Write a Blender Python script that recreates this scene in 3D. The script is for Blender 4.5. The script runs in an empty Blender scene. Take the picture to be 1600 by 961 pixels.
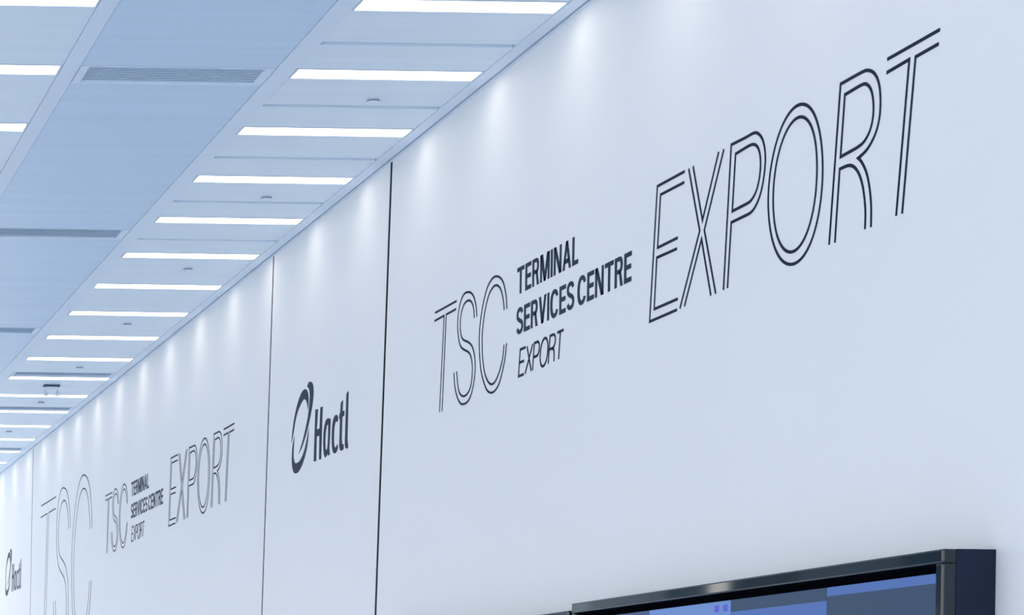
import bpy, bmesh, math, random
from mathutils import Matrix, Vector
from mathutils.geometry import tessellate_polygon

# ---------------------------------------------------------------- camera, light, exposure
scene = bpy.context.scene
COL = scene.collection
CAM_H = 1.6                       # eye height above the floor
CEIL = 4.25 + CAM_H               # underside of the ceiling panels
W = 5.150                         # distance from the camera to the right wall
cam_data = bpy.data.cameras.new('camera')
cam = bpy.data.objects.new('camera', cam_data)
COL.objects.link(cam)
cam_data.sensor_fit = 'HORIZONTAL'
cam_data.sensor_width = 36.0
cam_data.lens = 36.0 * 4000.0 / 1600.0
cam_data.shift_x = (800.0 + 511.02) / 1600.0      # shift lens: optical axis runs along the wall
cam_data.shift_y = (1151.1 - 480.5) / 1600.0
cam_data.clip_end = 500.0
ROLL = 0.015
cr, sr = math.cos(ROLL), math.sin(ROLL)
cam.matrix_world = Matrix(((cr, -sr, 0, 0), (0, 0, -1, 0), (sr, cr, 0, CAM_H), (0, 0, 0, 1)))
scene.camera = cam

world = bpy.data.worlds.new('world')
scene.world = world
world.use_nodes = True
bg = world.node_tree.nodes['Background']
bg.inputs['Color'].default_value = (0.99, 0.985, 0.965, 1)
bg.inputs['Strength'].default_value = 2.80
LAMP = 4.5                        # radiance of the light strips
scene.view_settings.view_transform = 'Standard'
scene.view_settings.look = 'None'
scene.view_settings.gamma = 1.0
scene.view_settings.use_curve_mapping = False
scene.view_settings.exposure = 0.0
scene.cycles.use_denoising = True
scene.cycles.max_bounces = 10
scene.cycles.diffuse_bounces = 8


# ---------------------------------------------------------------- materials
def new_mat(name):
    m = bpy.data.materials.new(name)
    m.use_nodes = True
    return m, m.node_tree, m.node_tree.nodes['Principled BSDF']


def surface(name, color, rough=0.5, spec=0.5, metallic=0.0, vary=0.03, scale=(3, 3, 3), bump=0.0, bump_scale=(60, 60, 60), coat=0.0):
    m, nt, b = new_mat(name)
    tc = nt.nodes.new('ShaderNodeTexCoord')
    mp = nt.nodes.new('ShaderNodeMapping')
    mp.inputs['Scale'].default_value = scale
    nz = nt.nodes.new('ShaderNodeTexNoise')
    nz.inputs['Scale'].default_value = 1.0
    nz.inputs['Detail'].default_value = 4.0
    nt.links.new(tc.outputs['Object'], mp.inputs['Vector'])
    nt.links.new(mp.outputs['Vector'], nz.inputs['Vector'])
    rp = nt.nodes.new('ShaderNodeValToRGB')
    rp.color_ramp.elements[0].position = 0.3
    rp.color_ramp.elements[1].position = 0.7
    rp.color_ramp.elements[0].color = tuple(c * (1 - vary) for c in color) + (1,)
    rp.color_ramp.elements[1].color = tuple(min(1, c * (1 + vary)) for c in color) + (1,)
    nt.links.new(nz.outputs['Fac'], rp.inputs['Fac'])
    nt.links.new(rp.outputs['Color'], b.inputs['Base Color'])
    b.inputs['Roughness'].default_value = rough
    b.inputs['Specular IOR Level'].default_value = spec
    b.inputs['Metallic'].default_value = metallic
    b.inputs['Coat Weight'].default_value = coat
    b.inputs['Coat Roughness'].default_value = 0.04
    if bump > 0:
        mp2 = nt.nodes.new('ShaderNodeMapping')
        mp2.inputs['Scale'].default_value = bump_scale
        n2 = nt.nodes.new('ShaderNodeTexNoise')
        n2.inputs['Scale'].default_value = 1.0
        n2.inputs['Detail'].default_value = 2.0
        bp = nt.nodes.new('ShaderNodeBump')
        bp.inputs['Strength'].default_value = bump
        bp.inputs['Distance'].default_value = 0.002
        nt.links.new(tc.outputs['Object'], mp2.inputs['Vector'])
        nt.links.new(mp2.outputs['Vector'], n2.inputs['Vector'])
        nt.links.new(n2.outputs['Fac'], bp.inputs['Height'])
        nt.links.new(bp.outputs['Normal'], b.inputs['Normal'])
    return m


def lamp_mat(name, color, strength):
    m, nt, b = new_mat(name)
    b.inputs['Base Color'].default_value = (0.9, 0.9, 0.9, 1)
    b.inputs['Roughness'].default_value = 0.4
    tc = nt.nodes.new('ShaderNodeTexCoord')
    nz = nt.nodes.new('ShaderNodeTexNoise')
    nz.inputs['Scale'].default_value = 2.0
    rp = nt.nodes.new('ShaderNodeValToRGB')
    rp.color_ramp.elements[0].color = tuple(c * 0.97 for c in color) + (1,)
    rp.color_ramp.elements[1].color = tuple(color) + (1,)
    nt.links.new(tc.outputs['Object'], nz.inputs['Vector'])
    nt.links.new(nz.outputs['Fac'], rp.inputs['Fac'])
    nt.links.new(rp.outputs['Color'], b.inputs['Emission Color'])
    b.inputs['Emission Strength'].default_value = strength
    return m


M = {}
M['wall'] = surface('wall_laminate', (0.83, 0.845, 0.868), 0.58, 0.45, vary=0.008, scale=(0.6, 0.6, 0.6))
M['joint'] = surface('dark_joint', (0.012, 0.016, 0.022), 0.8, 0.1)
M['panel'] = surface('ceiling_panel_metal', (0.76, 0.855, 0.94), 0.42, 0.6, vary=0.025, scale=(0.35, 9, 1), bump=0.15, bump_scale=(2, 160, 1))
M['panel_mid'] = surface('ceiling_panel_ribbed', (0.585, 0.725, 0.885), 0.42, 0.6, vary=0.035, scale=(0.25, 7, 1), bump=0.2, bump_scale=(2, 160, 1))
M['track'] = surface('ceiling_track_paint', (0.75, 0.835, 0.94), 0.5, 0.4, vary=0.01)
M['plenum'] = surface('plenum', (0.17, 0.22, 0.29), 0.9, 0.1)
M['slot'] = surface('air_slot', (0.52, 0.62, 0.74), 0.7, 0.2)
M['grille'] = surface('grille_paint', (0.66, 0.79, 0.92), 0.55, 0.4, vary=0.015)
M['grey'] = surface('collar_grey', (0.34, 0.42, 0.52), 0.6, 0.2)
M['plate'] = surface('plate_slate', (0.075, 0.11, 0.18), 0.6, 0.2)
M['cover'] = surface('cover_disc', (0.78, 0.84, 0.92), 0.4, 0.5, vary=0.01)
M['lamp'] = lamp_mat('lamp_diffuser', (1.0, 0.91, 0.78), LAMP)
M['vinyl'] = surface('dark_vinyl', (0.010, 0.020, 0.046), 0.6, 0.08, vary=0.05)
M['vinyl_slate'] = surface('slate_vinyl', (0.020, 0.038, 0.076), 0.6, 0.08, vary=0.04)
M['gloss'] = surface('gloss_black', (0.010, 0.020, 0.028), 0.035, 0.45, vary=0.1)
M['navy'] = surface('navy_housing', (0.008, 0.016, 0.040), 0.5, 0.2, vary=0.05)
M['black'] = surface('black_rubber', (0.002, 0.003, 0.005), 0.9, 0.0)
M['chrome'] = surface('edge_metal', (0.45, 0.52, 0.62), 0.25, 0.5, metallic=0.9)
M['floor'] = surface('floor_tile', (0.66, 0.71, 0.78), 0.35, 0.5, vary=0.03)
M['added_column'] = surface('added_column_paint', (0.20, 0.26, 0.32), 0.5, 0.4)  # for the unseen columns and downstand added for reflections
M['lens'] = surface('lamp_head_plastic', (0.60, 0.66, 0.74), 0.3, 0.5)


def screen_mat(name, bands, strength=1.0):
    """bands: list of (height from the top edge, colour); a plain interface shown on a display"""
    m, nt, b = new_mat(name)
    tc = nt.nodes.new('ShaderNodeTexCoord')
    sp = nt.nodes.new('ShaderNodeSeparateXYZ')
    nt.links.new(tc.outputs['Generated'], sp.inputs[0])
    rp = nt.nodes.new('ShaderNodeValToRGB')
    rp.color_ramp.interpolation = 'CONSTANT'
    el = rp.color_ramp.elements
    el[0].position = 0.0
    el[0].color = bands[0][1] + (1,)
    el.remove(el[1])
    for pos, c in bands[1:]:
        e = el.new(pos)
        e.color = c + (1,)
    nt.links.new(sp.outputs['Z'], rp.inputs['Fac'])
    nt.links.new(rp.outputs['Color'], b.inputs['Emission Color'])
    b.inputs['Emission Strength'].default_value = strength
    b.inputs['Base Color'].default_value = (0.01, 0.012, 0.016, 1)
    b.inputs['Roughness'].default_value = 0.4
    b.inputs['Specular IOR Level'].default_value = 0.01
    return m


# ---------------------------------------------------------------- builders
def tag(o, label=None, cat=None, group=None, kind=None):
    if label: o['label'] = label
    if cat: o['category'] = cat
    if group: o['group'] = group
    if kind: o['kind'] = kind
    return o


def empty(name, loc):
    o = bpy.data.objects.new(name, None)
    o.empty_display_size = 0.1
    COL.objects.link(o)
    o.location = loc
    return o


def link(name, me, mat, parent=None, loc=(0, 0, 0)):
    o = bpy.data.objects.new(name, me)
    if mat is not None and not me.materials:
        me.materials.append(mat)
    COL.objects.link(o)
    o.parent = parent
    o.location = loc
    return o


class MB:
    def __init__(self):
        self.v, self.f = [], []

    def box(self, x0, x1, y0, y1, z0, z1):
        return self.hexa([(x0, y0, z0), (x1, y0, z0), (x1, y1, z0), (x0, y1, z0), (x0, y0, z1), (x1, y0, z1), (x1, y1, z1), (x0, y1, z1)])

    def hexa(self, p):
        n = len(self.v)
        self.v += p
        self.f += [tuple(n + i for i in q) for q in ((0, 3, 2, 1), (4, 5, 6, 7), (0, 1, 5, 4), (1, 2, 6, 5), (2, 3, 7, 6), (3, 0, 4, 7))]
        return self

    def lathe(self, prof, seg=32, c=(0, 0, 0)):
        n = len(self.v)
        for r, z in prof:
            for i in range(seg):
                a = 2 * math.pi * i / seg
                self.v.append((c[0] + r * math.cos(a), c[1] + r * math.sin(a), c[2] + z))
        for j in range(len(prof) - 1):
            for i in range(seg):
                k = (i + 1) % seg
                self.f.append((n + j * seg + i, n + j * seg + k, n + (j + 1) * seg + k, n + (j + 1) * seg + i))
        self.f.append(tuple(n + i for i in range(seg - 1, -1, -1)))
        self.f.append(tuple(n + (len(prof) - 1) * seg + i for i in range(seg)))
        return self

    def mesh(self, name, bevel=0.0):
        me = bpy.data.meshes.new(name)
        me.from_pydata(self.v, [], self.f)
        bm = bmesh.new()
        bm.from_mesh(me)
        bmesh.ops.recalc_face_normals(bm, faces=bm.faces)
        if bevel:
            bmesh.ops.bevel(bm, geom=list(bm.edges), offset=bevel, segments=2, affect='EDGES', profile=0.6)
        bm.to_mesh(me)
        bm.free()
        return me

    def build(self, name, mat, parent=None, loc=(0, 0, 0), bevel=0.0):
        return link(name, self.mesh(name, bevel), mat, parent, loc)


ORD = ['first', 'second', 'third', 'fourth', 'fifth', 'sixth', 'seventh', 'eighth', 'ninth', 'tenth', 'eleventh', 'twelfth',
       'thirteenth', 'fourteenth', 'fifteenth', 'sixteenth', 'seventeenth', 'eighteenth', 'nineteenth', 'twentieth']

# ---------------------------------------------------------------- the setting
Y0, Y1 = -10.0, 46.0
XL = -7.0
fl = MB().box(-40, W + 0.3, -20, 75, -0.2, 0).build('floor', M['floor'])
tag(fl, 'pale polished hall floor below the wall', kind='structure')
ceiling = MB().box(XL, W + 0.3, Y0, Y1, CEIL + 0.10, CEIL + 0.35).build('ceiling', M['plenum'])
tag(ceiling, 'suspended ceiling of pale blue metal panels', kind='structure')
wall = MB().box(W + 0.035, W + 0.3, Y0, Y1, 0, CEIL + 0.10).build('wall_right', M['joint'])
tag(wall, 'long white panelled wall with dark joints', kind='structure')
# right wall panels; joints lean very slightly off plumb
def seam(y_mid, slope=-0.066):
    z0 = 2.8 + CAM_H
    return lambda z: y_mid + slope * (z - z0)


near_joint, mid_joint, far_joint = seam(18.68, -0.0765), seam(22.33, -0.08), seam(37.08, -0.026)
plumb = lambda y: (lambda z: y)
edges = [plumb(-10.0), plumb(0.19), plumb(3.85), near_joint, mid_joint, far_joint, plumb(40.82), plumb(46.0)]
gaps = [0, 0.02, 0.02, 0.054, 0.040, 0.040, 0.03, 0]
ZT = CEIL - 0.004
for i in range(len(edges) - 1):
    a, b = edges[i], edges[i + 1]
    ga, gb = gaps[i] / 2, gaps[i + 1] / 2
    MB().hexa([(W, a(0) + ga, 0), (W + 0.034, a(0) + ga, 0), (W + 0.034, b(0) - gb, 0), (W, b(0) - gb, 0),
               (W, a(ZT) + ga, ZT), (W + 0.034, a(ZT) + ga, ZT), (W + 0.034, b(ZT) - gb, ZT), (W, b(ZT) - gb, ZT)]).build('wall_panel', M['wall'], wall)

for e, g in zip(edges[1:-1], gaps[1:-1]):        # dark gasket closing each joint, just behind the panel faces
    h = g / 2
    MB().hexa([(W + 0.002, e(0) - h, 0), (W + 0.034, e(0) - h, 0), (W + 0.034, e(0) + h, 0), (W + 0.002, e(0) + h, 0),
               (W + 0.002, e(ZT) - h, ZT), (W + 0.034, e(ZT) - h, ZT), (W + 0.034, e(ZT) + h, ZT), (W + 0.002, e(ZT) + h, ZT)]).build('joint_gasket', M['joint'], wall)

# ceiling zones (x ranges)
RX0, RX1 = 3.852, 5.028          # strip-light bay beside the wall
MX0, MX1 = 2.497, 3.722          # plain bay with air grilles
LX0, LX1 = 1.142, 2.382          # next strip-light bay
tracks = [(RX1 + 0.004, 5.112, 'trim_1', 'narrow pale ceiling border along the white wall'),
          (MX1 + 0.004, RX0 - 0.004, 'trim_2', 'pale ceiling runner beside the bay of wall-side lights'),
          (LX1 + 0.004, MX0 - 0.004, 'trim_3', 'pale ceiling runner at the upper left of the ceiling'),
          (1.027, LX0 - 0.004, 'trim_4', 'pale ceiling runner left of the light bay')]
for x0, x1, n, lab in tracks:
    tag(MB().box(x0, x1, Y0, Y1, CEIL - 0.006, CEIL + 0.06).build(n, M['track'], bevel=0.002), lab, kind='structure')
tag(MB().box(5.130, W - 0.0005, Y0, Y1, CEIL - 0.006, CEIL + 0.03).build('trim_5', M['track']), 'thin wall angle where ceiling meets white wall', kind='structure')

PITCH, C0, HW = 1.522, 14.656, 0.114
KMIN, KMAX = -6, 20
SLOT_W = 0.07
side_grilles = {10: (29.40, 29.72), 12: (32.46, 32.78), 15: (37.02, 37.34)}


def cpanel(x0, x1, y0, y1, mat, g=0.003):
    return MB().box(x0, x1, y0 + g, y1 - g, CEIL, CEIL + 0.03).build('ceiling_panel', mat, ceiling)


def bay(x0, x1, k0, k1, grilles):
    for k in range(k0, k1):
        a, b = C0 + PITCH * k + HW + 0.004, C0 + PITCH * (k + 1) - HW - 0.004
        s = C0 + PITCH * k + 0.82
        if k <= 4 and grilles:
            cpanel(x0, x1, a, s - SLOT_W / 2, M['panel'])
            cpanel(x0, x1, s + SLOT_W / 2, b, M['panel'])
            MB().box(x0, x1, s - SLOT_W / 2, s + SLOT_W / 2, CEIL + 0.024, CEIL + 0.05).build('air_slot', M['slot'], ceiling)
        elif k + 1 in grilles:
            cpanel(x0, x1, a, grilles[k + 1][0], M['panel'])
        else:
            cpanel(x0, x1, a, s, M['panel'], 0.001)
            cpanel(x0, x1, s, b, M['panel'], 0.001)


bay(RX0, RX1, KMIN, KMAX, side_grilles)
bay(LX0, LX1, -4, 6, {})
MB().box(LX0, LX1, Y0, C0 - 4 * PITCH - HW - 0.004, CEIL, CEIL + 0.03).build('ceiling_panel', M['panel'], ceiling)
MB().box(RX0, RX1, Y0, C0 + KMIN * PITCH - HW - 0.004, CEIL, CEIL + 0.03).build('ceiling_panel', M['panel'], ceiling)
MB().box(RX0, RX1, C0 + KMAX * PITCH + HW + 0.004, Y1, CEIL, CEIL + 0.03).build('ceiling_panel', M['panel'], ceiling)
MB().box(LX0, LX1, C0 + 6 * PITCH + HW + 0.004, Y1, CEIL, CEIL + 0.03).build('ceiling_panel', M['panel'], ceiling)
n = 5
xr = 1.023
while xr - 1.24 > XL:                            # plain bays and runners on to the open edge of the ceiling
    for q in range(14):
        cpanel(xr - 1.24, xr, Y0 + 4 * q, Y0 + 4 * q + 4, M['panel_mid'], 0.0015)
    n += 1
    tag(MB().box(xr - 1.355, xr - 1.244, Y0, Y1, CEIL - 0.006, CEIL + 0.06).build('trim_%d' % n, M['track'], bevel=0.002), 'pale ceiling runner between plain bays past the left edge', kind='structure')
    xr -= 1.359
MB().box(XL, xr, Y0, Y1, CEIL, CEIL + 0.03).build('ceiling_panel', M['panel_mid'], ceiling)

# plain bay: ribbed panels between the square-ended grilles
mid_grilles = [(10.96, 11.39), (16.06, 16.49), (21.16, 21.59), (26.26, 26.66)]
mid_cuts = [-10, -6, -2, 2, 5.9, 7.4, 9.4, 10.96, 11.39, 13.1, 14.61, 16.06, 16.49, 17.6, 19.4, 21.16, 21.59, 22.15, 23.4, 24.59, 26.26, 26.66, 28.33,
            30.0, 31.7, 33.4, 36.0, 38.5, 41.0, 43.5, 46.0]
gs = {g[0] for g in mid_grilles}
for a, b in zip(mid_cuts[:-1], mid_cuts[1:]):
    if a not in gs:
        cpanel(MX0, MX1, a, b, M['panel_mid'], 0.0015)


# ---------------------------------------------------------------- air grilles
def grille(x0, x1, y0, y1, label, slats=9, rim=(0.055, 0.02)):
    cx, cy = (x0 + x1) / 2, (y0 + y1) / 2
    t = tag(empty('air_grille', (cx, cy, CEIL)), label, 'air vent', 'ceiling air grilles')
    hx, hy = (x1 - x0) / 2 - 0.003, (y1 - y0) / 2 - 0.003
    ix, iy = hx - rim[0], hy - rim[1]
    f = MB()
    f.box(-hx, -ix, -hy, hy, -0.003, 0.03); f.box(ix, hx, -hy, hy, -0.003, 0.03)
    f.box(-ix, ix, -hy, -iy, -0.003, 0.03); f.box(-ix, ix, iy, hy, -0.003, 0.03)
    f.build('frame', M['track'], t)
    MB().box(-ix, ix, -iy, iy, 0.022, 0.03).build('backing', M['slot'], t)
    p = 2 * iy / slats
    me = None
    for i in range(slats):
        yy = -iy + p * (i + 0.5)
        if me is None:
            me = MB().hexa([(-ix, -p * .42, 0.004), (ix, -p * .42, 0.004), (ix, p * .42, 0.010), (-ix, p * .42, 0.010),
                            (-ix, -p * .42, 0.008), (ix, -p * .42, 0.008), (ix, p * .42, 0.014), (-ix, p * .42, 0.014)]).mesh('slat')
        link('slat', me, M['grille'], t, (0, yy, 0))
    return t


grille(MX0, MX1, *mid_grilles[0], 'grey-blue air grille of the plain ceiling bay, nearest, above the frame')
grille(MX0, MX1, *mid_grilles[1], 'large grey-blue air grille between the two ceiling runners, nearest in view')
grille(MX0, MX1, *mid_grilles[2], 'grey-blue air grille cut by the left edge, halfway down the ceiling')
grille(MX0, MX1, *mid_grilles[3], 'small far air grille at the left edge, beyond the other two')
for k, n in ((10, 'nearest'), (12, 'middle'), (15, 'farthest')):
    grille(RX0, RX1, *side_grilles[k], 'narrow dark air grille against a far wall-side light strip, %s of three' % n, slats=5, rim=(0.03, 0.012))

# ---------------------------------------------------------------- ceiling lights
def make_light(hx):
    fr = MB()
    fr.box(-hx, -hx + 0.012, -HW, HW, -0.004, 0.05); fr.box(hx - 0.012, hx, -HW, HW, -0.004, 0.05)
    fr.box(-hx + 0.012, hx - 0.012, -HW, -HW + 0.007, -0.004, 0.05); fr.box(-hx + 0.012, hx - 0.012, HW - 0.007, HW, -0.004, 0.05)
    df = MB().box(-hx + 0.012, hx - 0.012, -HW + 0.007, HW - 0.007, 0.001, 0.012)
    hs = MB().box(-hx + 0.002, hx - 0.002, -HW + 0.002, HW - 0.002, 0.052, 0.09)
    return fr.mesh('frame'), df.mesh('diffuser'), hs.mesh('housing')


LR, LL = make_light((RX1 - RX0) / 2 - 0.002), make_light((LX1 - LX0) / 2 - 0.002)


def place_light(meshes, x, k, label, group):
    t = tag(empty('ceiling_light', (x, C0 + PITCH * k, CEIL)), label, 'ceiling light', group)
    link('frame', meshes[0], M['track'], t)
    link('diffuser', meshes[1], M['lamp'], t)
    link('housing', meshes[2], M['track'], t)


for k in range(KMIN, KMAX + 1):
    if k < 0:
        lab = 'bright linear ceiling light of the wall-side row, %s one above the picture' % ORD[-k - 1]
    elif k < 17:
        lab = 'bright linear ceiling light beside the wall, %s from the top' % ORD[k]
    else:
        lab = 'bright linear ceiling light far down the wall-side row, %s past the left edge' % ORD[k - 17]
    place_light(LR, (RX0 + RX1) / 2, k, lab, 'linear lights in the bay beside the wall')
for k in range(-4, 7):
    if k < 0:
        lab = 'bright linear ceiling light of the left row, %s one above the picture' % ORD[-k - 1]
    elif k < 3:
        lab = 'bright linear ceiling light cut by the upper left edge, %s from the top' % ORD[k]
    else:
        lab = 'bright linear ceiling light of the left row, %s past the left edge' % ORD[k - 3]
    place_light(LL, (LX0 + LX1) / 2, k, lab, 'linear lights in the left bay')

# ---------------------------------------------------------------- round cover discs
disc = MB().lathe([(0.040, -0.012), (0.0455, -0.0135), (0.0455, -0.018), (0.041, -0.021)], 28).mesh('cover')
collar = MB().lathe([(0.036, 0.002), (0.043, -0.012)], 24).mesh('collar')
for i, y in enumerate([16.82, 19.85, 22.88, 25.93, 28.98, 32.00, 35.06]):
    t = tag(empty('sprinkler_cover', (4.538, y, CEIL)), 'small round cover disc on the ceiling panels, %s from the top' % ORD[i], 'ceiling disc', 'round cover discs on the ceiling')
    link('cover', disc, M['cover'], t)
    link('collar', collar, M['grey'], t)

# twin-head emergency light
t = tag(empty('emergency_light', (4.44, 30.45, CEIL)), 'small twin-head fitting with dark mounting plate hanging from far ceiling', 'emergency light')
MB().box(-0.095, 0.095, -0.05, 0.05, -0.022, -0.001).build('mounting_plate', M['plate'], t, bevel=0.003)
MB().box(-0.075, 0.075, -0.035, 0.035, -0.062, -0.022).build('body', M['cover'], t, bevel=0.006)
for s in (-1, 1):
    MB().box(s * 0.068 - 0.008, s * 0.068 + 0.008, -0.01, 0.01, -0.085, -0.060).build('bracket', M['lens'], t)
    h = MB().lathe([(0.012, 0.0), (0.022, -0.012), (0.026, -0.040), (0.024, -0.044)], 20).build('lamp_head', M['lens'], t, (s * 0.072, -0.004, -0.082))
    h.rotation_euler = (math.radians(-24), math.radians(s * 10), 0)

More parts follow.
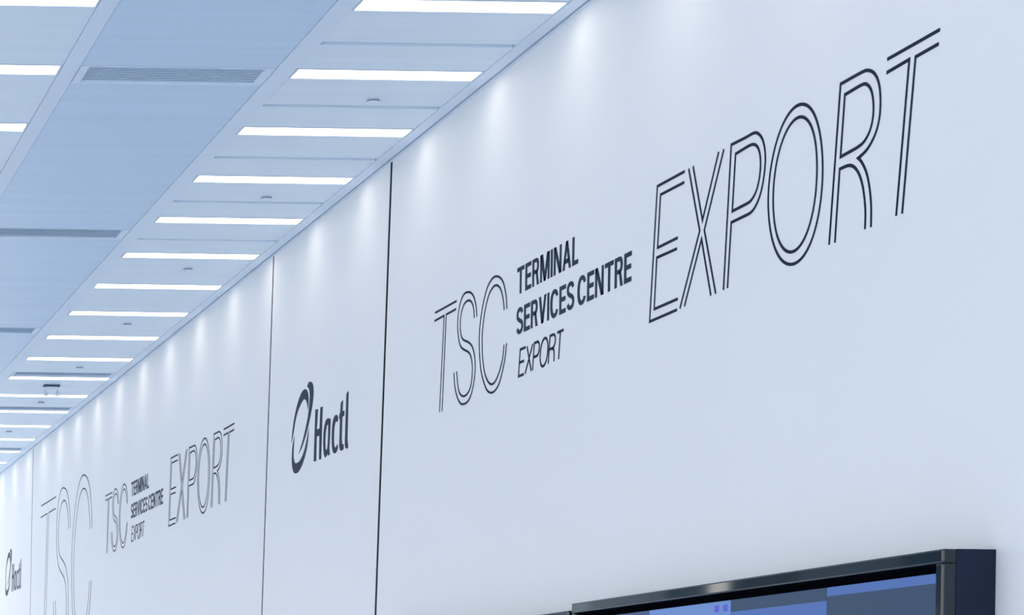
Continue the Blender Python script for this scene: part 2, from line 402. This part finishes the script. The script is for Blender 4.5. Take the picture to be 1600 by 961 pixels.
# ---------------------------------------------------------------- wall lettering
DATA = {
    'EX': {
        'E': [[(13.140, 2.979), (13.505, 2.981), (13.585, 2.280), (13.215, 2.281)],
              [(13.143, 2.924), (13.459, 2.927), (13.489, 2.654), (13.219, 2.654)],
              [(13.227, 2.599), (13.498, 2.603), (13.524, 2.336), (13.207, 2.336)]],
        'X': [[(13.032, 2.981), (12.902, 2.680), (12.713, 2.982)],
              [(13.088, 2.981), (12.935, 2.634), (13.176, 2.281)],
              [(12.650, 2.981), (12.877, 2.626), (12.724, 2.280)],
              [(13.118, 2.282), (12.911, 2.587), (12.783, 2.280)]],
        'P': [[(12.630, 2.281), (12.562, 2.982), (12.384, 2.978), (12.323, 2.979), (12.274, 2.975), (12.232, 2.954), (12.194, 2.919), (12.173, 2.876), (12.164, 2.833), (12.166, 2.793), (12.176, 2.744), (12.193, 2.702), (12.215, 2.664), (12.250, 2.631), (12.288, 2.608), (12.328, 2.599), (12.383, 2.598), (12.548, 2.598), (12.582, 2.282)],
              [(12.538, 2.651), (12.509, 2.925), (12.370, 2.929), (12.327, 2.928), (12.291, 2.922), (12.254, 2.902), (12.229, 2.868), (12.217, 2.825), (12.219, 2.779), (12.230, 2.741), (12.253, 2.700), (12.282, 2.675), (12.324, 2.656), (12.367, 2.653), (12.538, 2.651)]],
        'O': [[(11.767, 2.991), (11.657, 2.931), (11.588, 2.820), (11.552, 2.682), (11.553, 2.565), (11.588, 2.431), (11.663, 2.317), (11.769, 2.265), (11.887, 2.269), (11.992, 2.319), (12.066, 2.406), (12.112, 2.501), (12.128, 2.627), (12.112, 2.747), (12.053, 2.869), (11.944, 2.965), (11.862, 2.993)],
              [(11.778, 2.933), (11.682, 2.877), (11.632, 2.795), (11.609, 2.677), (11.614, 2.578), (11.642, 2.466), (11.705, 2.372), (11.798, 2.324), (11.880, 2.324), (11.965, 2.362), (12.024, 2.435), (12.064, 2.528), (12.073, 2.616), (12.062, 2.724), (12.010, 2.834), (11.915, 2.915), (11.846, 2.937)]],
        'R': [[(11.476, 2.283), (11.386, 2.980), (11.187, 2.980), (11.126, 2.974), (11.065, 2.946), (11.021, 2.892), (11.004, 2.816), (11.011, 2.739), (11.045, 2.680), (11.104, 2.637), (11.151, 2.620), (11.205, 2.610), (11.175, 2.589), (11.124, 2.529), (11.093, 2.455), (11.076, 2.372), (11.075, 2.282)],
              [(11.376, 2.654), (11.342, 2.922), (11.186, 2.925), (11.137, 2.917), (11.092, 2.882), (11.069, 2.820), (11.071, 2.753), (11.098, 2.704), (11.141, 2.674), (11.201, 2.660), (11.376, 2.654)],
              [(11.419, 2.281), (11.382, 2.601), (11.299, 2.599), (11.248, 2.583), (11.198, 2.543), (11.159, 2.480), (11.137, 2.408), (11.128, 2.349), (11.131, 2.284)]],
        'T': [[(10.948, 2.974), (10.492, 2.976)],
              [(10.953, 2.918), (10.751, 2.922), (10.847, 2.284)],
              [(10.501, 2.920), (10.697, 2.918), (10.794, 2.283)]],
    },
    'TS': {
        'T': [[(17.444, 2.965), (16.964, 2.965)],
              [(17.452, 2.911), (17.235, 2.913), (17.308, 2.271)],
              [(16.972, 2.913), (17.189, 2.912), (17.250, 2.269)]],
        'S': [[(16.527, 2.789), (16.544, 2.853), (16.590, 2.923), (16.648, 2.962), (16.709, 2.980), (16.794, 2.985), (16.860, 2.959), (16.909, 2.904), (16.933, 2.834), (16.930, 2.770), (16.906, 2.703), (16.863, 2.649), (16.793, 2.617), (16.690, 2.584), (16.638, 2.547), (16.609, 2.491), (16.606, 2.439), (16.620, 2.378), (16.661, 2.332), (16.727, 2.310), (16.805, 2.313), (16.875, 2.345), (16.912, 2.398), (16.928, 2.453), (16.941, 2.494)],
              [(16.580, 2.789), (16.596, 2.852), (16.632, 2.896), (16.690, 2.923), (16.747, 2.926), (16.807, 2.913), (16.853, 2.874), (16.877, 2.815), (16.875, 2.761), (16.848, 2.710), (16.803, 2.682), (16.693, 2.649), (16.618, 2.612), (16.572, 2.558), (16.550, 2.503), (16.550, 2.431), (16.570, 2.372), (16.616, 2.305), (16.691, 2.263), (16.802, 2.259), (16.879, 2.288), (16.944, 2.349), (16.982, 2.418), (17.000, 2.493)]],
        'C': [[(15.930, 2.740), (15.949, 2.823), (15.999, 2.909), (16.063, 2.956), (16.142, 2.981), (16.221, 2.982), (16.314, 2.947), (16.391, 2.869), (16.442, 2.775), (16.470, 2.676), (16.469, 2.594), (16.455, 2.510), (16.425, 2.423), (16.366, 2.343), (16.299, 2.283), (16.218, 2.256), (16.139, 2.259), (16.063, 2.291), (15.998, 2.362), (15.952, 2.436), (15.926, 2.526)],
              [(15.982, 2.741), (16.000, 2.802), (16.043, 2.872), (16.091, 2.907), (16.139, 2.924), (16.202, 2.925), (16.286, 2.892), (16.356, 2.812), (16.394, 2.726), (16.413, 2.647), (16.409, 2.564), (16.389, 2.479), (16.353, 2.403), (16.292, 2.343), (16.221, 2.310), (16.151, 2.312), (16.081, 2.349), (16.022, 2.406), (15.990, 2.461), (15.975, 2.524)]],
    },
    'LG': {
        'H': [[(20.678, 2.719), (20.592, 2.713), (20.621, 2.551), (20.536, 2.551), (20.516, 2.718), (20.444, 2.714), (20.470, 2.296), (20.538, 2.300), (20.536, 2.493), (20.622, 2.494), (20.627, 2.299), (20.709, 2.303)]],
        'a': [[(20.188, 2.582), (20.259, 2.599), (20.341, 2.591), (20.392, 2.539), (20.412, 2.457), (20.402, 2.360), (20.370, 2.309), (20.336, 2.294), (20.295, 2.306), (20.263, 2.318), (20.250, 2.298), (20.201, 2.306), (20.216, 2.350), (20.204, 2.433)],
              [(20.264, 2.545), (20.297, 2.549), (20.328, 2.510), (20.345, 2.438), (20.336, 2.363), (20.306, 2.349), (20.278, 2.367), (20.263, 2.450)]],
        'c': [[(19.961, 2.570), (19.994, 2.590), (20.043, 2.598), (20.114, 2.568), (20.146, 2.489), (20.144, 2.384), (20.112, 2.317), (20.050, 2.295), (19.986, 2.303), (19.955, 2.331), (19.973, 2.364), (20.008, 2.342), (20.052, 2.342), (20.075, 2.376), (20.079, 2.460), (20.055, 2.530), (20.012, 2.545), (19.971, 2.530)]],
        't': [[(19.891, 2.670), (19.821, 2.685), (19.832, 2.601), (19.777, 2.597), (19.778, 2.558), (19.837, 2.555), (19.844, 2.390), (19.833, 2.340), (19.794, 2.343), (19.783, 2.301), (19.838, 2.292), (19.890, 2.303), (19.916, 2.337), (19.904, 2.553), (19.928, 2.546), (19.926, 2.587), (19.899, 2.599)]],
        'l': [[(19.725, 2.720), (19.660, 2.734), (19.674, 2.371), (19.668, 2.337), (19.656, 2.328), (19.654, 2.295), (19.701, 2.292), (19.741, 2.312), (19.751, 2.349)]],
        'upper': [[(21.468, 2.537), (21.437, 2.643), (21.375, 2.747), (21.289, 2.836), (21.180, 2.905), (21.093, 2.931), (21.017, 2.932), (20.945, 2.906), (20.907, 2.852), (20.903, 2.797), (20.927, 2.748), (20.952, 2.803), (20.998, 2.840), (21.066, 2.853), (21.153, 2.829), (21.263, 2.777), (21.349, 2.699), (21.399, 2.616)]],
        'right': [[(20.960, 2.943), (20.918, 2.971), (20.853, 2.970), (20.786, 2.949), (20.749, 2.901), (20.749, 2.831), (20.795, 2.739), (20.876, 2.641), (20.980, 2.545), (21.108, 2.461), (21.218, 2.420), (21.111, 2.494), (21.005, 2.591), (20.923, 2.691), (20.877, 2.793), (20.868, 2.868), (20.893, 2.915)]],
        'lower': [[(20.883, 2.601), (20.899, 2.514), (20.951, 2.421), (21.056, 2.335), (21.187, 2.277), (21.300, 2.267), (21.378, 2.286), (21.433, 2.341), (21.447, 2.421), (21.429, 2.508), (21.365, 2.588), (21.383, 2.503), (21.387, 2.414), (21.342, 2.362), (21.259, 2.351), (21.148, 2.366), (21.039, 2.420), (20.956, 2.498)]],
    },
}


def dedupe(p):
    out = [p[0]]
    for q in p[1:]:
        if (q - out[-1]).length > 1e-5:
            out.append(q)
    return out


def catmull(p, closed=False, step=0.012, relax=3):
    n = len(p)
    out = []
    rng = range(n if closed else n - 1)
    for i in rng:
        if closed:
            p0, p1, p2, p3 = p[(i - 1) % n], p[i], p[(i + 1) % n], p[(i + 2) % n]
        else:
            p1, p2 = p[i], p[i + 1]
            p0 = p[i - 1] if i > 0 else p1 * 2 - p2
            p3 = p[i + 2] if i + 2 < n else p2 * 2 - p1
        m = max(2, int((p2 - p1).length / step))
        for j in range(m):
            u = j / m
            out.append(0.5 * ((2 * p1) + (p2 - p0) * u + (2 * p0 - 5 * p1 + 4 * p2 - p3) * u * u + (3 * p1 - p0 - 3 * p2 + p3) * u ** 3))
    if not closed:
        out.append(p[-1])
    for _ in range(relax):
        q = [v.copy() for v in out]
        L = len(out)
        for i in range(L):
            if not closed and i in (0, L - 1):
                continue
            q[i] = out[i] * 0.5 + (out[(i - 1) % L] + out[(i + 1) % L]) * 0.25
        out = q
    return out


def smooth_path(p, closed=False, corner=52.0, step=0.012, relax=3):
    """round off traced curves but keep true corners"""
    n = len(p)
    idx = []
    for i in range(n):
        if not closed and i in (0, n - 1):
            idx.append(i)
            continue
        a, b = p[i] - p[i - 1], p[(i + 1) % n] - p[i]
        if math.degrees(a.angle(b, 0.0)) > corner:
            idx.append(i)
    if closed and not idx:
        return catmull(p, True, step, relax)
    out = []
    for j in range(len(idx) if closed else len(idx) - 1):
        i0, i1 = idx[j], idx[(j + 1) % len(idx)]
        if closed and i1 <= i0:
            i1 += n
        seg = [p[k % n] for k in range(i0, i1 + 1)]
        out += ([seg[0]] if len(seg) <= 2 else catmull(seg, False, step, relax)[:-1])
    if not closed:
        out.append(p[-1])
    return out


def fourier(p, harm=2, n=96):
    c = sum(p, Vector((0, 0))) / len(p)
    L = [0.0]
    m = len(p)
    for i in range(m):
        L.append(L[-1] + (p[(i + 1) % m] - p[i]).length)
    tot = L[-1]
    dense = []
    for j in range(400):                       # even resample along the loop
        s = tot * j / 400
        i = max(k for k in range(m) if L[k] <= s)
        dense.append(p[i].lerp(p[(i + 1) % m], (s - L[i]) / (L[i + 1] - L[i])))
    z = [complex(q.x, q.y) for q in dense]
    coef = {h: sum(z[j] * complex(math.cos(-2 * math.pi * h * j / 400), math.sin(-2 * math.pi * h * j / 400)) for j in range(400)) / 400 for h in (-5, -3, -2, -1, 0, 1, 2, 3, 5)}
    out = []
    for j in range(n):
        w = sum(cf * complex(math.cos(2 * math.pi * h * j / n), math.sin(2 * math.pi * h * j / n)) for h, cf in coef.items())
        out.append(Vector((w.real, w.imag)))
    return out


THICK = 0.002


def add_ribbon(V, Fc, p, width, closed=False):
    """flat strip of film following the path p (text coordinates: x along the wall, y up)"""
    n = len(p)
    n0 = len(V)
    hw = width / 2
    for i in range(n):
        if closed:
            a, b = p[i] - p[i - 1], p[(i + 1) % n] - p[i]
        else:
            a = p[i] - p[i - 1] if i else p[1] - p[0]
            b = p[i + 1] - p[i] if i + 1 < n else p[-1] - p[-2]
        a, b = a.normalized(), b.normalized()
        na, nb = Vector((-a.y, a.x)), Vector((-b.y, b.x))
        m = na + nb
        m = m.normalized() if m.length > 1e-6 else na
        k = hw / max(0.25, m.dot(na))
        l, r = p[i] + m * k, p[i] - m * k
        for q in (l, r):
            V.append((-THICK, -q.x, q.y))
        for q in (l, r):
            V.append((-0.0002, -q.x, q.y))
    for i in range(n if closed else n - 1):
        j = (i + 1) % n
        A, B = n0 + 4 * i, n0 + 4 * j
        Fc += [(A, A + 1, B + 1, B), (A, B, B + 2, A + 2), (A + 1, A + 3, B + 3, B + 1)]
    if not closed:
        A, B = n0, n0 + 4 * (n - 1)
        Fc += [(A, A + 2, A + 3, A + 1), (B, B + 1, B + 3, B + 2)]


def stroke_letter(strokes, width, closed_flags):
    V, Fc = [], []
    for p, c in zip(strokes, closed_flags):
        add_ribbon(V, Fc, p, width, c)
    me = bpy.data.meshes.new('letter')
    me.from_pydata(V, [], Fc)
    return me


def fill_shape(loops, name='letter'):
    V, Fc = [], []
    flat = [q for l in loops for q in l]
    for tri in tessellate_polygon([[Vector((q.x, q.y, 0)) for q in l] for l in loops]):
        Fc.append(tuple(tri))
    n = len(flat)
    V = [(-THICK, -q.x, q.y) for q in flat] + [(-0.0002, -q.x, q.y) for q in flat]
    s = 0
    for l in loops:
        m = len(l)
        for i in range(m):
            a, b = s + i, s + (i + 1) % m
            Fc.append((a, b, b + n, a + n))
        s += m
    me = bpy.data.meshes.new(name)
    me.from_pydata(V, [], Fc)
    return me


def wall_pt(y, z):
    return (W, y, z + CAM_H)


def local(pts, oy, oz, sy=1.0, sz=1.0):
    return [Vector(((oy - y) * sy, (z - oz) * sz)) for y, z in pts]


def outlined(word, src, origin, place, label, group, width, sy=1.0, sz=1.0):
    """outlined double-line letters; origin = traced origin on the near panel, place = (y, z) of that origin on the wall"""
    root = tag(empty('wall_lettering', wall_pt(*place)), label, 'lettering', group)
    for ch in word:
        strokes, flags = [], []
        for pts in src[ch]:
            p = local(pts, *origin, sy, sz)
            closed = ch == 'O'
            if (p[0] - p[-1]).length < 1e-4:
                closed = True
                p = p[:-1]
            p = dedupe(p)
            p = fourier(p) if ch == 'O' else smooth_path(p, closed, step=0.012 * sy)
            strokes.append(p)
            flags.append(closed)
        link('letter', stroke_letter(strokes, width, flags), M['vinyl'], root)
    return root


# plain sans capitals, unit cap height: (width, filled polygons, stroked paths)
SV, SH = 0.205, 0.160             # stem and bar weight of the bold face


def arc(cx, cy, rx, ry, a0, a1, n=18, e=0.88):
    out = []
    for i in range(n + 1):
        t = math.radians(a0 + (a1 - a0) * i / n)
        c, q = math.cos(t), math.sin(t)
        out.append((cx + rx * math.copysign(abs(c) ** e, c), cy + ry * math.copysign(abs(q) ** e, q)))
    return out


def rect(x0, x1, y0, y1):
    return [(x0, y0), (x1, y0), (x1, y1), (x0, y1)]


def band(outer, inner):
    return outer + inner[::-1]


def bold_glyph(ch):
    v, h = SV, SH
    if ch == 'I': return v, [rect(0, v, 0, 1)]
    if ch == 'T': return 0.80, [rect(0, 0.80, 1 - h, 1), rect(0.40 - v / 2, 0.40 + v / 2, 0, 1 - h)]
    if ch == 'L': return 0.60, [rect(0, v, h, 1), rect(0, 0.60, 0, h)]
    if ch == 'E': return 0.66, [rect(0, v, 0, 1), rect(v, 0.66, 0, h), rect(v, 0.62, 0.5 - h / 2 + 0.01, 0.5 + h / 2 + 0.01), rect(v, 0.66, 1 - h, 1)]
    if ch == 'N': return 0.80, [rect(0, v - .01, 0, 1), rect(0.81 - v, 0.80, 0, 1), [(0, 1), (v + 0.03, 1), (0.80, 0), (0.77 - v, 0)]]
    if ch == 'M':
        w = 1.0
        return w, [rect(0, v - .02, 0, 1), rect(w - v + .02, w, 0, 1), [(0, 1), (v + .08, 1), (w / 2 + .10, 0), (w / 2 - .10, 0)], [(w, 1), (w - v - .08, 1), (w / 2 - .10, 0), (w / 2 + .10, 0)]]
    if ch == 'A': return 0.86, [[(0, 0), (0.21, 0), (0.54, 1), (0.33, 1)], [(0.86, 0), (0.65, 0), (0.32, 1), (0.53, 1)], rect(0.2, 0.66, 0.21, 0.21 + h)]
    if ch == 'V': return 0.80, [[(0, 1), (0.215, 1), (0.505, 0), (0.295, 0)], [(0.80, 1), (0.585, 1), (0.295, 0), (0.505, 0)]]
    if ch == 'R':
        o = [(v, 1.0)] + arc(0.42, 0.715, 0.30, 0.285, 90, -90, 20) + [(v, 0.43)]
        n = [(v, 1 - h + .01)] + arc(0.41, 0.715, 0.30 - v + .02, 0.285 - h + .01, 90, -90, 20) + [(v, 0.43 + h - .01)]
        return 0.745, [rect(0, v, 0, 1), band(o, n), [(0.38, 0.50), (0.56, 0.53), (0.745, 0), (0.525, 0)]]
    if ch == 'C':
        return 0.84, [band(arc(0.43, 0.5, 0.43, 0.515, 28, 332, 40), arc(0.44, 0.5, 0.43 - v - .01, 0.515 - h, 36, 324, 40))]
    if ch == 'S':
        path = arc(0.355, 0.722, 0.265, 0.20, 12, 205, 16) + [(0.22, 0.555), (0.355, 0.508), (0.49, 0.455)] + arc(0.365, 0.278, 0.275, 0.20, 32, -168, 16)
        p = catmull([Vector(q) for q in path], False, 0.03, 2)
        L, R = [], []
        for k in range(len(p)):
            d = (p[min(k + 1, len(p) - 1)] - p[max(k - 1, 0)]).normalized()
            w = 0.5 * math.sqrt((d.y * (v - .01)) ** 2 + (d.x * h) ** 2)
            nrm = Vector((-d.y, d.x))
            L.append(p[k] + nrm * w); R.append(p[k] - nrm * w)
        return 0.72, [[tuple(q) for q in L + R[::-1]]]


def thin_glyph(ch):
    """centre lines of the light face"""
    if ch == 'E': return 0.58, [[(0.58, 1), (0, 1), (0, 0), (0.58, 0)], [(0, 0.51), (0.50, 0.51)]]
    if ch == 'X': return 0.66, [[(0.02, 1), (0.66, 0)], [(0.64, 1), (0.0, 0)]]
    if ch == 'P': return 0.58, [[(0, 0), (0, 1), (0.32, 1)] + arc(0.34, 0.74, 0.24, 0.26, 85, -85, 14, 1) + [(0.32, 0.48), (0, 0.48)]]
    if ch == 'O': return 0.78, [arc(0.39, 0.5, 0.39, 0.51, 90, -270, 40, 0.95)]
    if ch == 'R': return 0.60, [[(0, 0), (0, 1), (0.32, 1)] + arc(0.34, 0.755, 0.24, 0.245, 85, -85, 14, 1) + [(0.32, 0.51), (0, 0.51)], [(0.34, 0.51), (0.50, 0.42), (0.56, 0.25), (0.58, 0)]]
    if ch == 'T': return 0.62, [[(0, 1), (0.62, 1)], [(0.31, 1), (0.31, 0)]]


def poly_pieces(V, Fc, pts):
    n0, n = len(V), len(pts)
    V += [(-THICK, -x, y) for x, y in pts] + [(-0.0002, -x, y) for x, y in pts]
    for tri in tessellate_polygon([[Vector((x, y, 0)) for x, y in pts]]):
        Fc.append(tuple(n0 + i for i in tri))
    for i in range(n):
        a, b = n0 + i, n0 + (i + 1) % n
        Fc.append((a, b, b + n, a + n))


def text_line(root, text, x, y, width, cap, gap, mat, light=0.0, shear=0.0):
    items, cur = [], 0.0
    for ch in text:
        if ch == ' ':
            cur += 0.22
            continue
        w, shapes = (thin_glyph if light else bold_glyph)(ch)
        items.append((ch, shapes, cur))
        cur += w + gap
    sx = width / ((cur - gap) * cap)
    for ch, shapes, off in items:
        V, Fc = [], []
        place = lambda q: (x + ((q[0] + off) * sx + q[1] * shear) * cap, y + q[1] * cap)
        for sh in shapes:
            pts = [place(q) for q in sh]
            if light:
                add_ribbon(V, Fc, [Vector(q) for q in (pts[:-1] if ch == 'O' else pts)], light, ch == 'O')
            else:
                poly_pieces(V, Fc, pts)
        me = bpy.data.meshes.new('letter')
        me.from_pydata(V, [], Fc)
        link('letter', me, M[mat], root)


def graphic(dy_tsc, dy_exp, panel_word):
    EX, TS = DATA['EX'], DATA['TS']
    outlined('TSC', TS, (17.444, 2.270), (17.444 + dy_tsc, 2.270), 'dark double-line three-letter initials left of the bold text, on the %s panel' % panel_word, 'outlined initials', 0.0145)
    outlined('EXPORT', EX, (13.585, 2.280), (13.585 + dy_exp, 2.280), 'dark double-line slanted word EXPORT in tall letters, on the %s panel' % panel_word, 'outlined word EXPORT', 0.0155)
    dt = dy_tsc * 0.6 + dy_exp * 0.4
    b = tag(empty('wall_lettering', wall_pt(15.742 + dt, 2.54)), 'bold slate capitals in two lines beside the outlined initials, on the %s panel' % panel_word, 'lettering', 'bold two-line names')
    text_line(b, 'TERMINAL', 0.0, 0.252, 1.062, 0.165, 0.125, 'vinyl_slate')
    text_line(b, 'SERVICES CENTRE', 0.0, 0.004, 1.888, 0.165, 0.11, 'vinyl_slate')
    s = tag(empty('wall_lettering', wall_pt(15.70 + dt, 2.28)), 'small thin slanted word EXPORT under the bold capitals, on the %s panel' % panel_word, 'lettering', 'small word EXPORT')
    text_line(s, 'EXPORT', 0.008, 0.006, 0.762, 0.160, 0.14, 'vinyl', light=0.0165, shear=0.16)


graphic(0.0, 0.0, 'nearest')
graphic(13.29, 13.19, 'far')
outlined('TSC', DATA['TS'], (17.444, 2.9806), (36.143, 3.38), 'very tall thin double-line initials beside the farthest joint', 'outlined initials', 0.0165, 2.937, 3.0)


def logo(dy, dz, label):
    root = tag(empty('wall_logo', wall_pt(21.47 + dy, 2.30 + dz)), label, 'logo', 'slate logos between the joints')
    for key, loops in DATA['LG'].items():
        L = []
        for pts in loops:
            p = local(pts, 21.47, 2.30)
            if key not in 'Htl':
                p = smooth_path(dedupe(p), True, 62.0, 0.02, 1)
            L.append(p)
        link('swoosh' if len(key) > 1 else 'letter', fill_shape(L), M['vinyl_slate'], root)


logo(0, 0, 'slate ring emblem and lower-case name between the two nearest joints')
logo(18.48, -0.005, 'tiny slate ring emblem and name beyond the farthest joint')

# ---------------------------------------------------------------- display walls
BLUE, PALE, GREY, DEEP = (0.085, 0.165, 0.45), (0.145, 0.265, 0.60), (0.043, 0.078, 0.150), (0.060, 0.105, 0.25)
S_MATS = [screen_mat('screen_header', [(0.0, GREY), (0.93, BLUE)]),
          screen_mat('screen_form', [(0.0, BLUE), (0.90, GREY)]),
          screen_mat('screen_list', [(0.0, DEEP), (0.55, PALE)]),
          screen_mat('screen_plain', [(0.0, GREY), (0.6, DEEP)])]


def display_wall(y0, y1, ztop, order, label, mark=False):
    xf = 4.940
    root = tag(empty('video_wall', (W, y0, 0)), label, 'video wall', 'display walls')
    L = y1 - y0
    zt = ztop + CAM_H
    zb = zt - 1.34
    x = xf - W
    fw = 0.056
    MB().box(x + 0.055, -0.001, 0, L, zb, zt).build('housing', M['navy'], root, bevel=0.003)
    fr = [('bezel', (x, x + 0.055, 0, L, zt - fw, zt)), ('bezel', (x, x + 0.055, 0, L, zb, zb + fw)),
          ('bezel', (x, x + 0.055, 0, fw, zb + fw, zt - fw)), ('bezel', (x, x + 0.055, L - fw, L, zb + fw, zt - fw))]
    for n, b in fr:
        MB().box(*b).build(n, M['gloss'], root, bevel=0.008)
    MB().box(x + 0.046, x + 0.054, fw + 0.001, L - fw - 0.001, zb + fw + 0.001, zt - fw - 0.001).build('gasket', M['black'], root)
    n = len(order)
    wdt = (L - 2 * fw) / n
    hgt = (zt - zb - 2 * fw - 0.07) / 2
    for r in range(2):
        for i in range(n):
            a = fw + wdt * i
            top = zt - fw - 0.035 - r * hgt
            sc = MB().box(x + 0.026, x + 0.045, a + 0.004, a + wdt - 0.004, top - hgt + 0.004, top).build('screen', S_MATS[order[i] if r == 0 else (order[i] + 1) % 4], root)
            if mark and r == 0 and i == 2:
                for q in range(2):
                    MB().box(x + 0.0245, x + 0.0255, a + 0.03 + q * 0.10, a + 0.08 + q * 0.10, top - 0.05, top - 0.018).build('screen_icon', M['icon'], sc)
    return root


M['icon'] = screen_mat('screen_icon_blue', [(0.0, (0.10, 0.12, 0.62))])
display_wall(9.984, 14.108, 0.808, [0, 1, 2, 3], 'long black glossy-framed video wall at the lower right', True)
display_wall(14.16, 18.28, 0.772, [2, 3, 1, 0], 'second dark video wall, only its top corner showing, beyond the first')

# unseen columns at the open ceiling edge, added for patches in the frame's reflections
for i in range(9):
    c = MB().box(-0.35, 0.35, -0.35, 0.35, 0, CEIL + 0.10).build('added_column', M['added_column'], None, (XL + 0.4, -6 + i * 8.0, 0), bevel=0.02)
    tag(c, 'unseen grey square column at the open edge of the ceiling', kind='structure')

# unseen downstand and cassettes along that edge, added to darken and vary frame reflections
random.seed(4)
added_bulk = MB().box(XL - 0.25, XL - 0.02, Y0, 60.0, CEIL - 0.25, CEIL + 0.35).build('added_bulkhead', M['added_column'])
tag(added_bulk, 'unseen dull grey downstand added for frame reflections, along the open edge of the ceiling', kind='structure')
reflection_mats = [M['added_column'], surface('reflection_dark', (0.06, 0.10, 0.14), 0.5, 0.3), surface('reflection_teal', (0.42, 0.52, 0.58), 0.5, 0.3)]  # mixed tones to make dark and bright patches in the bezel reflections
y = 6.0
while y < 58.0:
    L = random.choice((0.7, 1.1, 1.8, 2.6))
    if random.random() < 0.72:
        MB().box(XL - 0.22, XL - 0.05, y, y + L - 0.04, 3.55, CEIL - 0.25).build('reflected_cassette', random.choice(reflection_mats), added_bulk)
    y += L
